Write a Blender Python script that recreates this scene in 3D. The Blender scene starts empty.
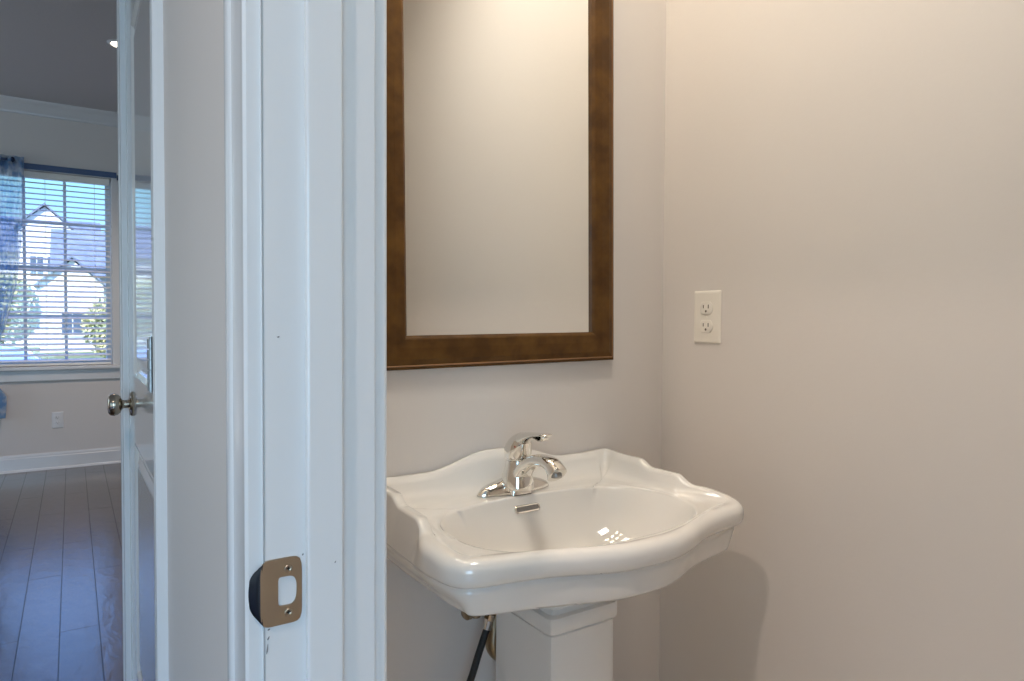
import bpy, bmesh, math, random
from mathutils import Vector, Matrix
S = bpy.context.scene
COL = S.collection
random.seed(4)
pi = math.pi
H = 1.215                      # eye height above the floor (world origin is at the eye)
FL = -H                        # floor level
CE = 1.745                     # ceiling level

# ------------------------------------------------------------------ camera
def make_camera():
    yaw, pit, rol = math.radians(33.10), math.radians(-1.50), math.radians(.2841)
    fw = Vector((math.sin(yaw)*math.cos(pit), math.cos(yaw)*math.cos(pit), math.sin(pit)))
    r = Vector((math.cos(yaw), -math.sin(yaw), 0)); u = r.cross(fw)
    R = r*math.cos(rol) + u*math.sin(rol); U = -r*math.sin(rol) + u*math.cos(rol)
    cam = bpy.data.cameras.new('camera'); o = bpy.data.objects.new('camera', cam); COL.objects.link(o)
    cam.sensor_width = 36; cam.lens = 675.6/1024*36; cam.clip_start = .02; cam.clip_end = 500
    m = Matrix((R, U, -fw)).transposed().to_4x4()
    o.matrix_world = m
    S.camera = o
make_camera()

# ------------------------------------------------------------------ colour management, sky, lights
S.view_settings.view_transform = 'Standard'; S.view_settings.look = 'None'
S.view_settings.gamma = 1; S.view_settings.use_curve_mapping = False
S.view_settings.exposure = 0.0
w = bpy.data.worlds.new('sky'); S.world = w; w.use_nodes = True
nt = w.node_tree; nt.nodes.clear()
out = nt.nodes.new('ShaderNodeOutputWorld'); bg = nt.nodes.new('ShaderNodeBackground')
tc = nt.nodes.new('ShaderNodeTexCoord'); sp = nt.nodes.new('ShaderNodeSeparateXYZ'); rp = nt.nodes.new('ShaderNodeValToRGB')
e = rp.color_ramp.elements
e[0].position = 0.0; e[0].color = (.30, .40, .47, 1)
e[1].position = .6; e[1].color = (.08, .19, .70, 1)
for pos, c_ in ((.06, (.22, .38, .46)), (.17, (.17, .35, .47)), (.30, (.28, .50, 1.0))):
    k = e.new(pos); k.color = (*c_, 1)
nt.links.new(tc.outputs['Generated'], sp.inputs[0]); nt.links.new(sp.outputs['Z'], rp.inputs[0])
nt.links.new(rp.outputs[0], bg.inputs[0]); nt.links.new(bg.outputs[0], out.inputs[0])
bg.inputs[1].default_value = 3.4

def add_light(name, kind, loc, rot, energy, color, size=None, size_y=None, portal=False):
    l = bpy.data.lights.new(name, kind); l.energy = energy; l.color = color
    if kind == 'AREA':
        l.shape = 'RECTANGLE'; l.size = size; l.size_y = size_y
        if portal: l.cycles.is_portal = True
    elif kind == 'SUN': l.angle = math.radians(.6)
    elif size: l.shadow_soft_size = size
    o = bpy.data.objects.new(name, l); COL.objects.link(o); o.location = loc; o.rotation_euler = rot
    return o
WARM = (1.0, .78, .50); DAY = (.60, .80, 1.0); NEUT = (1.0, .82, .70)
add_light('sun', 'SUN', (0, 0, 30), (math.radians(48), 0, math.radians(-35)), 8.5, (1, .95, .86))
# daylight through the big window behind the camera and through the windows on the left of the living room
add_light('daylight_back', 'AREA', (-1.3, -2.66, .15), (math.radians(78), 0, 0), 54, (.47, .78, 1.06), 2.0, 1.8)
add_light('daylight_left', 'AREA', (-3.6, 5.0, .2), (0, math.radians(-66), 0), 8, (1, .95, .85), 1.9, 1.9)
add_light('daylight_hall', 'AREA', (-3.42, -.1, -.05), (0, math.radians(-90), 0), 1.5, (.86, .93, 1.0), 1.8, 1.8)
add_light('daylight_portal', 'AREA', (-.17, 6.9, .42), (math.radians(-90), 0, 0), 1, DAY, .84, 1.56, portal=True)

# ------------------------------------------------------------------ materials
def mat(name, col, rough=.5, metal=0, bump=None, spec=.5, coat=0, mix=None, emit=None):
    m = bpy.data.materials.new(name); m.use_nodes = True
    n = m.node_tree.nodes; L = m.node_tree.links; b = n['Principled BSDF']
    b.inputs['Base Color'].default_value = (*col, 1); b.inputs['Roughness'].default_value = rough
    b.inputs['Metallic'].default_value = metal; b.inputs['Specular IOR Level'].default_value = spec
    b.inputs['Coat Weight'].default_value = coat; b.inputs['Coat Roughness'].default_value = .06
    tco = n.new('ShaderNodeTexCoord')
    if mix:                                        # (second colour, noise scale, low, high)
        nz = n.new('ShaderNodeTexNoise'); nz.inputs['Scale'].default_value = mix[1]; nz.inputs['Detail'].default_value = 6
        cr = n.new('ShaderNodeValToRGB'); cr.color_ramp.elements[0].position = mix[2]; cr.color_ramp.elements[1].position = mix[3]
        cr.color_ramp.elements[0].color = (*col, 1); cr.color_ramp.elements[1].color = (*mix[0], 1)
        L.new(tco.outputs['Object'], nz.inputs['Vector']); L.new(nz.outputs['Fac'], cr.inputs[0]); L.new(cr.outputs[0], b.inputs['Base Color'])
    if bump:                                       # (scale, strength, distance)
        nb = n.new('ShaderNodeTexNoise'); nb.inputs['Scale'].default_value = bump[0]; nb.inputs['Detail'].default_value = 3
        bp = n.new('ShaderNodeBump'); bp.inputs['Strength'].default_value = bump[1]; bp.inputs['Distance'].default_value = bump[2]
        L.new(tco.outputs['Object'], nb.inputs['Vector']); L.new(nb.outputs['Fac'], bp.inputs['Height']); L.new(bp.outputs[0], b.inputs['Normal'])
    if emit:
        b.inputs['Emission Color'].default_value = (*emit[0], 1); b.inputs['Emission Strength'].default_value = emit[1]
    return m
M = {}
M['wall'] = mat('greige_wall_paint', (.71, .66, .62), .55, bump=(90, .12, .002))
M['ceiling'] = mat('ceiling_paint', (.55, .54, .55), .8, bump=(60, .3, .004))
M['trim'] = mat('white_trim_paint', (.72, .72, .72), .24, bump=(14, .05, .003), coat=.3)
M['door'] = mat('white_door_paint', (.68, .66, .63), .16, bump=(10, .03, .002), coat=.5)
M['caulk'] = mat('caulk', (.36, .37, .38), .5); M['chip'] = mat('chipped_paint', (.20, .19, .19), .7)
M['porcelain'] = mat('glazed_porcelain', (.80, .775, .74), .07, coat=.6, spec=.55)
M['chrome'] = mat('chrome', (.80, .78, .74), .06, 1)
M['nickel'] = mat('satin_nickel', (.50, .40, .29), .34, 1, bump=(200, .05, .001), mix=((.46, .37, .28), 30, .35, .7))
M['knob'] = mat('antique_nickel_knob', (.48, .41, .32), .14, 1)
M['hinge'] = mat('hinge_steel', (.30, .30, .30), .35, 1)
M['lip'] = mat('shaded_lip', (.10, .10, .11), .35, 1)  # shade on the lip, which faces away, put into a darker metal
M['dark'] = mat('dark_hole', (.01, .01, .01), .6)
M['frame'] = mat('bronze_brown_frame', (.070, .029, .005), .42, bump=(60, .15, .002), mix=((.135, .062, .012), 22, .35, .72), spec=.25)
M['bead'] = mat('frame_bead', (.28, .14, .06), .35, .3)
M['mirror'] = mat('mirror_silver', (.90, .91, .89), .01, 1)
M['plastic'] = mat('ivory_plastic', (.82, .77, .69), .28)
M['plastic_white'] = mat('white_plastic', (.75, .74, .74), .35)
M['slot'] = mat('outlet_slot', (.16, .13, .10), .6)
M['red'] = mat('red_dot', (.45, .02, .01), .2)
M['blind'] = mat('blind_slat', (.90, .87, .80), .45)
M['rod'] = mat('dark_rod', (.03, .05, .10), .3, .6)
M['navy'] = mat('slate_blue_strip', (.07, .12, .24), .5)
M['black'] = mat('black_braided_hose', (.006, .006, .006), .5, bump=(400, .6, .002))
M['brass'] = mat('aged_brass', (.33, .26, .17), .3, 1)
M['lamp'] = mat('lamp_glow', (1, 1, 1), .4, emit=((1, .9, .72), 14))
M['lamp_soft'] = mat('soft_lamp_glow', (1, 1, 1), .4, emit=((1, .9, .78), 3))
M['vinyl'] = mat('white_vinyl_frame', (.62, .68, .76), .35)
M['siding'] = mat('white_siding', (.80, .80, .78), .6)
M['roof'] = mat('slate_roof', (.16, .20, .28), .7, bump=(3, .4, .05), mix=((.22, .26, .33), 2, .4, .6))
M['ext_glass'] = mat('house_window', (.10, .14, .20), .08)
M['car'] = mat('pale_blue_car_paint', (.35, .48, .66), .15, .2, coat=1)
M['car_glass'] = mat('car_glass', (.05, .08, .12), .05)
M['tyre'] = mat('tyre', (.02, .02, .02), .8)
M['lawn'] = mat('lawn', (.14, .19, .06), .9, mix=((.22, .24, .10), 1.5, .4, .6))
M['road'] = mat('street', (.25, .25, .26), .8)
M['bark'] = mat('bark', (.09, .06, .04), .9)
M['leaf'] = mat('autumn_leaves', (.62, .58, .30), .7, mix=((.42, .48, .24), 1.2, .4, .62))
# window glass: refraction-free clear pane
def glass():
    m = bpy.data.materials.new('window_glass'); m.use_nodes = True; n = m.node_tree.nodes; L = m.node_tree.links; n.clear()
    o = n.new('ShaderNodeOutputMaterial'); t = n.new('ShaderNodeBsdfTransparent'); g = n.new('ShaderNodeBsdfGlossy'); g.inputs['Roughness'].default_value = .02
    t.inputs[0].default_value = (.95, .98, 1, 1)
    mx = n.new('ShaderNodeMixShader'); mx.inputs[0].default_value = .05
    L.new(t.outputs[0], mx.inputs[1]); L.new(g.outputs[0], mx.inputs[2]); L.new(mx.outputs[0], o.inputs[0]); return m
M['glass'] = glass(); M['tile'] = mat('tan_bounce_tile', (.85, .72, .56), .4, mix=((.80, .68, .52), 6, .4, .6))
def sheer():
    m = bpy.data.materials.new('sheer_blue_curtain'); m.use_nodes = True; n = m.node_tree.nodes; L = m.node_tree.links; n.clear()
    o = n.new('ShaderNodeOutputMaterial'); t = n.new('ShaderNodeBsdfTransparent'); d = n.new('ShaderNodeBsdfDiffuse'); tr = n.new('ShaderNodeBsdfTranslucent')
    tc = n.new('ShaderNodeTexCoord'); nz = n.new('ShaderNodeTexNoise'); nz.inputs['Scale'].default_value = 9; nz.inputs['Detail'].default_value = 4
    cr = n.new('ShaderNodeValToRGB'); cr.color_ramp.elements[0].position = .45; cr.color_ramp.elements[0].color = (.88, .93, .97, 1)
    cr.color_ramp.elements[1].position = .58; cr.color_ramp.elements[1].color = (.28, .50, .78, 1)
    L.new(tc.outputs['Object'], nz.inputs[0]); L.new(nz.outputs['Fac'], cr.inputs[0]); L.new(cr.outputs[0], d.inputs[0]); L.new(cr.outputs[0], tr.inputs[0])
    a = n.new('ShaderNodeMixShader'); a.inputs[0].default_value = .6; L.new(d.outputs[0], a.inputs[1]); L.new(tr.outputs[0], a.inputs[2])
    b = n.new('ShaderNodeMixShader'); b.inputs[0].default_value = .6; L.new(t.outputs[0], b.inputs[1]); L.new(a.outputs[0], b.inputs[2])
    L.new(b.outputs[0], o.inputs[0]); return m
M['sheer'] = sheer()
def hardwood():
    m = bpy.data.materials.new('dark_hardwood_planks'); m.use_nodes = True; n = m.node_tree.nodes; L = m.node_tree.links; b = n['Principled BSDF']
    tc = n.new('ShaderNodeTexCoord'); mp = n.new('ShaderNodeMapping'); mp.inputs['Rotation'].default_value = (0, 0, math.radians(90))
    mp.inputs['Location'].default_value = (.1, .0505, 0)
    br = n.new('ShaderNodeTexBrick'); br.offset = .43; br.inputs['Scale'].default_value = 1
    br.inputs['Brick Width'].default_value = 1.25; br.inputs['Row Height'].default_value = .131
    br.inputs['Mortar Size'].default_value = .0020; br.inputs['Mortar Smooth'].default_value = .25
    br.inputs['Color1'].default_value = (.030, .016, .011, 1); br.inputs['Color2'].default_value = (.060, .033, .022, 1); br.inputs['Mortar'].default_value = (.006, .004, .003, 1)
    L.new(tc.outputs['Object'], mp.inputs[0]); L.new(mp.outputs[0], br.inputs[0])
    m2 = n.new('ShaderNodeMapping'); m2.inputs['Scale'].default_value = (9, 2.2, 1)
    nz = n.new('ShaderNodeTexNoise'); nz.inputs['Scale'].default_value = 2.4; nz.inputs['Detail'].default_value = 6; nz.inputs['Distortion'].default_value = 1.2
    L.new(tc.outputs['Object'], m2.inputs[0]); L.new(m2.outputs[0], nz.inputs[0])
    mx = n.new('ShaderNodeMixRGB'); mx.blend_type = 'MULTIPLY'; mx.inputs[0].default_value = .6
    cr = n.new('ShaderNodeValToRGB'); cr.color_ramp.elements[0].color = (.45, .45, .45, 1); cr.color_ramp.elements[1].color = (1.4, 1.35, 1.3, 1); cr.color_ramp.elements[0].position = .3; cr.color_ramp.elements[1].position = .7
    L.new(nz.outputs['Fac'], cr.inputs[0]); L.new(br.outputs['Color'], mx.inputs[1]); L.new(cr.outputs[0], mx.inputs[2]); L.new(mx.outputs[0], b.inputs['Base Color'])
    # hand scraped ripples across the boards
    m3 = n.new('ShaderNodeMapping'); m3.inputs['Scale'].default_value = (16, 7, 1); n3 = n.new('ShaderNodeTexNoise'); n3.inputs['Scale'].default_value = 1; n3.inputs['Detail'].default_value = 3; n3.inputs['Distortion'].default_value = .8
    L.new(tc.outputs['Object'], m3.inputs[0]); L.new(m3.outputs[0], n3.inputs[0])
    b1 = n.new('ShaderNodeBump'); b1.inputs['Strength'].default_value = .26; b1.inputs['Distance'].default_value = .006; L.new(n3.outputs['Fac'], b1.inputs['Height'])
    iv = n.new('ShaderNodeInvert'); L.new(br.outputs['Fac'], iv.inputs['Color'])
    b2 = n.new('ShaderNodeBump'); b2.inputs['Strength'].default_value = .6; b2.inputs['Distance'].default_value = .006; L.new(iv.outputs[0], b2.inputs['Height']); L.new(b1.outputs[0], b2.inputs['Normal'])
    sc_ = n.new('ShaderNodeMath'); sc_.operation = 'MULTIPLY'; sc_.inputs[1].default_value = .8; L.new(iv.outputs[0], sc_.inputs[0]); L.new(sc_.outputs[0], b.inputs['Coat Weight']); b.inputs['Specular IOR Level'].default_value = .4; L.new(b2.outputs[0], b.inputs['Coat Normal']); L.new(b2.outputs[0], b.inputs['Normal']); b.inputs['Roughness'].default_value = .24
    b.inputs['Coat Weight'].default_value = 1; b.inputs['Coat Roughness'].default_value = .25
    return m
M['floor'] = hardwood()

# ------------------------------------------------------------------ helpers
def base_of(p):
    v = Vector((0, 0, 0))
    while p: v += p.location; p = p.parent
    return v
def obj(name, bm, m, parent=None, smooth=False, angle=None):
    """link bm (in world coordinates) as one mesh object; vertices are shifted into the parent's frame"""
    bmesh.ops.recalc_face_normals(bm, faces=bm.faces)
    b = base_of(parent)
    if parent: bmesh.ops.translate(bm, verts=bm.verts, vec=-b)
    me = bpy.data.meshes.new(name); bm.to_mesh(me); bm.free()
    ms = m if isinstance(m, (list, tuple)) else [m]
    for x in ms: me.materials.append(x)
    if smooth:
        me.polygons.foreach_set('use_smooth', [True]*len(me.polygons))
        if angle: me.set_sharp_from_angle(angle=math.radians(angle))
    o = bpy.data.objects.new(name, me); COL.objects.link(o)
    if parent: o.parent = parent
    return o
def tag(o, label, cat, group=None):
    o['label'] = label; o['category'] = cat
    if group: o['group'] = group
    return o
def thing(name, label, cat, loc, group=None):
    o = bpy.data.objects.new(name, None); COL.objects.link(o); o.location = loc; o.empty_display_size = .05
    return tag(o, label, cat, group)
def struct(name, bm, m, parent=None, **kw):
    o = obj(name, bm, m, parent, **kw)
    if not parent: o['kind'] = 'structure'
    return o
def new(): return bmesh.new()
def box(bm, a, b, bev=0, seg=2):
    a, b = Vector(a), Vector(b); c = (a+b)/2; d = b-a
    r = bmesh.ops.create_cube(bm, size=1, matrix=Matrix.Translation(c) @ Matrix.Diagonal((abs(d.x), abs(d.y), abs(d.z), 1)))
    if bev:
        es = {e for v in r['verts'] for e in v.link_edges}
        bmesh.ops.bevel(bm, geom=list(es), offset=bev, segments=seg, affect='EDGES', profile=.5)
    return bm
def loft(bm, rings, close=True, caps=True):
    vs = [[bm.verts.new(p) for p in r] for r in rings]; n = len(vs[0])
    for a, b in zip(vs, vs[1:]):
        for i in range(n if close else n-1):
            j = (i+1) % n
            try: bm.faces.new((a[i], a[j], b[j], b[i]))
            except ValueError: pass
    if caps and close:
        bm.faces.new(vs[0][::-1]); bm.faces.new(vs[-1])
    return vs
def tube(bm, pts, r, n=12, caps=True):
    pts = [Vector(p) for p in pts]; rs = r if isinstance(r, (list, tuple)) else [r]*len(pts)
    rings = []; up = None
    for i, p in enumerate(pts):
        t = (pts[min(i+1, len(pts)-1)] - pts[max(i-1, 0)]).normalized()
        if up is None: up = t.orthogonal().normalized()
        up = (up - t*up.dot(t)).normalized(); s = t.cross(up)
        rings.append([p + (up*math.cos(a) + s*math.sin(a))*rs[i] for a in [2*pi*k/n for k in range(n)]])
    loft(bm, rings, caps=caps); return bm
def lathe(bm, prof, org, axis='Z', n=32):
    """prof: (radius, distance along the axis)"""
    org = Vector(org); rings = []
    ax = {'Z': (Vector((1, 0, 0)), Vector((0, 1, 0)), Vector((0, 0, 1))), 'X': (Vector((0, 1, 0)), Vector((0, 0, 1)), Vector((1, 0, 0))), 'Y': (Vector((0, 0, 1)), Vector((1, 0, 0)), Vector((0, 1, 0)))}[axis]
    for r, h in prof:
        rings.append([org + ax[0]*r*math.cos(a) + ax[1]*r*math.sin(a) + ax[2]*h for a in [2*pi*k/n for k in range(n)]])
    loft(bm, rings); return bm
def prism(bm, poly, z0, z1, plane='XY'):
    f = {'XY': lambda a, b, h: (a, b, h), 'XZ': lambda a, b, h: (a, h, b), 'YZ': lambda a, b, h: (h, a, b)}[plane]
    loft(bm, [[f(a, b, z) for a, b in poly] for z in (z0, z1)]); return bm
def sm(a, b, x):
    t = max(0, min(1, (x-a)/(b-a))); return t*t*(3-2*t)
def spline(pts, n):
    """Catmull-Rom through pts, n samples per span"""
    P = [Vector(p) for p in pts]; P = [2*P[0]-P[1]] + P + [2*P[-1]-P[-2]]; o = []
    for i in range(1, len(P)-2):
        for k in range(n):
            t = k/n; a, b, c, d = P[i-1:i+3]
            o.append(.5*((2*b) + (c-a)*t + (2*a-5*b+4*c-d)*t*t + (3*b-a-3*c+d)*t**3))
    o.append(P[-2]); return o

# ------------------------------------------------------------------ the shell
YM, XR = 1.30, 1.331           # mirror wall and right wall of the powder room
XW, XP, YJ = .150, .261, .657  # hall face, powder-room face of the door wall; strike jamb
YB = -.12                      # hinge side of the doorway
YF = 6.673                     # window wall
XL = -3.5; YK = -2.6; DH = 1.00
bm = new(); box(bm, (XL-.15, YK-.15, FL-.12), (3.2, YF+.15, FL)); struct('floor', bm, M['floor'])
bm = new(); box(bm, (XL-.15, YK-.15, CE), (3.2, YF+.15, CE+.12)); struct('ceiling', bm, M['ceiling'])
bm = new(); box(bm, (XP, YM, FL), (XR+.1, YM+.11, CE)); struct('wall_back', bm, M['wall'])
bm = new(); box(bm, (XR, -1.4, FL), (XR+.1, YM+.11, CE)); struct('wall_right', bm, M['wall'])
bm = new(); box(bm, (XP, -1.5, FL), (XR+.1, -1.4, CE)); struct('wall_near', bm, M['wall'])
bm = new()                                                    # the wall with both doorways
box(bm, (XW, YK, FL), (XP, YB-.02, CE)); box(bm, (XW, YB-.02, DH+.02), (XP, YJ+.018, CE))
box(bm, (XW, YJ+.018, FL), (XP, 1.517, CE)); box(bm, (XW, 1.517, DH+.02), (XP, 2.45, CE)); box(bm, (XW, 2.45, FL), (XP, 2.60, CE))
struct('wall_left', bm, M['wall'])
bm = new(); box(bm, (XP, 2.48, FL), (3.0, 2.60, CE)); struct('wall_corner', bm, M['wall'])
bm = new(); box(bm, (3.0, 2.48, FL), (3.1, YF+.15, CE)); struct('wall_far_right', bm, M['wall'])
# window wall with its opening
WX0, WX1, WZ0, WZ1 = -.64, .291, -.372, 1.200
bm = new(); box(bm, (XL, YF, FL), (WX0, YF+.15, CE)); box(bm, (WX1, YF, FL), (3.1, YF+.15, CE))
box(bm, (WX0, YF, FL), (WX1, YF+.15, WZ0)); box(bm, (WX0, YF, WZ1), (WX1, YF+.15, CE)); struct('wall_far', bm, M['wall'])
# hall side walls (behind and left of the camera) with window openings for daylight
bm = new(); box(bm, (XL-.15, YK-.15, FL), (-2.3, YK, CE)); box(bm, (-.3, YK-.15, FL), (3.2, YK, CE))
box(bm, (-2.3, YK-.15, FL), (-.3, YK, -.75)); box(bm, (-2.3, YK-.15, 1.05), (-.3, YK, CE)); struct('wall_behind', bm, M['wall'])
bm = new(); box(bm, (XL-.15, YK, FL), (XL, -1.1, CE)); box(bm, (XL-.15, .9, FL), (XL, 4.05, CE)); box(bm, (XL-.15, -1.1, FL), (XL, .9, -.98)); box(bm, (XL-.15, -1.1, .9), (XL, .9, CE)); box(bm, (XL-.15, 5.95, FL), (XL, YF+.15, CE))
box(bm, (XL-.15, 4.05, FL), (XL, 5.95, -.75)); box(bm, (XL-.15, 4.05, 1.15), (XL, 5.95, CE)); struct('wall_hall', bm, M['wall'])

bm = new(); box(bm, (XP-.06, -1.4, FL), (XR, YM, FL+.004)); struct('floor_powder_bounce', bm, M['tile'])  # unseen pale floor added to bounce warm light onto the low walls
# baseboards, crown
def baseboard(name, x0, x1, y):
    bm = new(); poly = [(y, FL), (y-.014, FL), (y-.014, FL+.105), (y-.010, FL+.112), (y-.010, FL+.122), (y-.004, FL+.137), (y, FL+.137)]
    prism(bm, poly, x0, x1, 'YZ'); prism(bm, [(y-.014, FL), (y-.030, FL), (y-.027, FL+.012), (y-.014, FL+.018)], x0, x1, 'YZ')
    return struct(name, bm, M['trim'])
baseboard('baseboard_far', XL, 3.0, YF)
baseboard('baseboard_powder', XP+.02, XR, YM)
bm = new(); box(bm, (XR-.014, -1.4, FL), (XR, YM-.015, FL+.13), .003); struct('baseboard_right', bm, M['trim'])
bm = new(); box(bm, (XW-.014, .745, FL), (XW, 1.425, FL+.13), .003); struct('baseboard_hall', bm, M['trim'])
bm = new(); prof = [(0, -.105), (-.012, -.10), (-.016, -.088), (-.030, -.070), (-.055, -.035), (-.075, -.018), (-.080, -.012), (-.085, 0), (0, 0)]
prism(bm, [(YF+a, CE+b) for a, b in prof], XL, 3.0, 'YZ'); struct('trim_1', bm, M['trim'])

# door casings: colonial profile swept round the doorway on the hall face
CAS = [(0, 0), (0, .0125), (.002, .0155), (.006, .0163), (.010, .0155), (.0125, .0125), (.016, .0115), (.030, .0120), (.050, .0140), (.056, .0150), (.060, .0185), (.066, .0200), (.071, .0190), (.073, .0165), (.073, 0)]
def casing(name, x, sx, yi0, yi1, zi):
    """x wall face, sx direction of the thickness, inner edges at yi0 (low y), yi1 (high y), zi (head)"""
    bm = new()
    rings = []
    for k, (sy, y0) in enumerate(((-1, yi0), (-1, yi0), (1, yi1), (1, yi1))):
        rings.append([(x+sx*th, y0+sy*t, FL if k in (0, 3) else zi+t) for t, th in CAS])
    loft(bm, rings); return struct(name, bm, M['trim'], smooth=True, angle=28)
casing('trim_2', XW, -1, YB-.006, YJ+.006, DH+.006)
casing('trim_3', XP, 1, YB-.006, YJ+.006, DH+.006)
casing('trim_4', XW, -1, 1.511, 2.455, DH+.006)

# door frame of the powder room: two jambs, head, stops
bm = new()
box(bm, (XW, YJ, FL), (XP, YJ+.018, DH+.018), .0012); box(bm, (XW, YB-.018, FL), (XP, YB, DH+.018), .0012); box(bm, (XW, YB, DH), (XP, YJ, DH+.018), .0012)
struct('trim_5', bm, M['trim'])
bm = new(); sx0, sx1 = .1885, .2235
box(bm, (sx0, YJ-.0105, FL), (sx1, YJ, DH), .002, 3); box(bm, (sx0, YB, FL), (sx1, YB+.0105, DH), .002, 3); box(bm, (sx0, YB+.0105, DH-.0105), (sx1, YJ-.0105, DH), .002, 3)
struct('trim_6', bm, M['trim'])
# painted-over seam where the hinge mortise side meets the jamb edge
bm = new(); box(bm, (XW-.0006, YJ-.0005, FL), (XW+.0007, YJ+.0006, DH)); seam = struct('trim_7', bm, M['caulk'])
bm = new()                                                    # chipped paint and nail dents on the jamb
for x, z, a, b in ((.1640, -.0145, .0011, .0007), (.1475, -.3225, .0007, .0010), (.1535, -.301, .0009, .0020), (.1525, -.312, .0006, .0060), (.1540, -.2925, .0012, .0006), (.1862, -.2265, .0006, .0012), (.2150, -.236, .0007, .0010)):
    y = YJ-.0003 if x < .187 else YJ-.0108
    if x < XW: y = YJ+.0005
    if x > XW: tube(bm, [(x-a, y, z-b*.6), (x-a*.3, y, z-b*.2), (x+a*.4, y, z+b*.3), (x+a, y, z+b)], [.0002, .0007, .0006, .0002], 6)
obj('paint_chips', bm, M['chip'], seam)

# ------------------------------------------------------------------ strike plate
def strike():
    t = thing('strike_plate', 'worn satin nickel latch strike plate with curved lip screwed to the near white door jamb', 'strike plate', (.168, YJ, -.258))
    z0, z1, x0, x1 = -.2900, -.2260, .1462, .1850; cz = (z0+z1)/2
    y = YJ-.0018
    # flat plate with a rounded D opening, built as two outlines bridged together
    N = 48
    def outer(a):
        c, s = math.cos(a), math.sin(a); n = 7
        k = (abs(c)**n + abs(s)**n)**(-1/n)
        return ((x0+x1)/2 + (x1-x0)/2*k*c, cz + (z1-z0)/2*k*s)
    hx, hw, hh = .1712, .0088, .0140
    def inner(a):
        c, s = math.cos(a), math.sin(a); n = 2.8 if c > 0 else 9
        k = (abs(c)**n + abs(s)**n)**(-1/n)
        return (hx + hw*k*c, cz + hh*k*s)
    bm = new(); A = [2*pi*i/N + .001 for i in range(N)]
    f = lambda fn, yy: [(fn(a)[0], yy, fn(a)[1]) for a in A]
    loft(bm, [f(inner, YJ-.0002), f(inner, y), f(outer, y), f(outer, YJ-.0002)], caps=False)
    obj('plate', bm, M['nickel'], t, smooth=True, angle=30)
    # lip curling over the jamb edge
    bm = new(); rings = []
    for iq in range(8):
        q = iq/7; row = []
        for k in range(25):
            v = -1+2*k/24; bl = (1-abs(v)**2.4)**.6; hz = .0312*(1-.16*q*q)
            row.append((x0+.0030-.0128*q*bl, y+.0004-.0016*math.sin(pi*min(1, q*1.6))*.5+.0085*q*q*bl, cz+v*hz))
        rings.append(row)
    v1 = loft(bm, rings, close=False)
    bmesh.ops.solidify(bm, geom=bm.faces[:], thickness=.0014)
    obj('lip', bm, M['lip'], t, smooth=True, angle=50)
    for s in (-1, 1):
        bm = new(); lathe(bm, [(.0001, 0), (.0038, 0), (.0040, -.0006), (.0030, -.0010), (.0018, -.0002), (.0001, -.0001)], (.1722, y, cz+s*.0212), 'Y', 20)
        sc = obj('screw', bm, M['nickel'], t, smooth=True)
        bm = new(); box(bm, (.1722-.0018, y-.0009, cz+s*.0212-.0004), (.1722+.0018, y-.0004, cz+s*.0212+.0004)); box(bm, (.1722-.0004, y-.0009, cz+s*.0212-.0018), (.1722+.0004, y-.0004, cz+s*.0212+.0018))
        obj('screw_slot', bm, M['dark'], sc)
strike()

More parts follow.
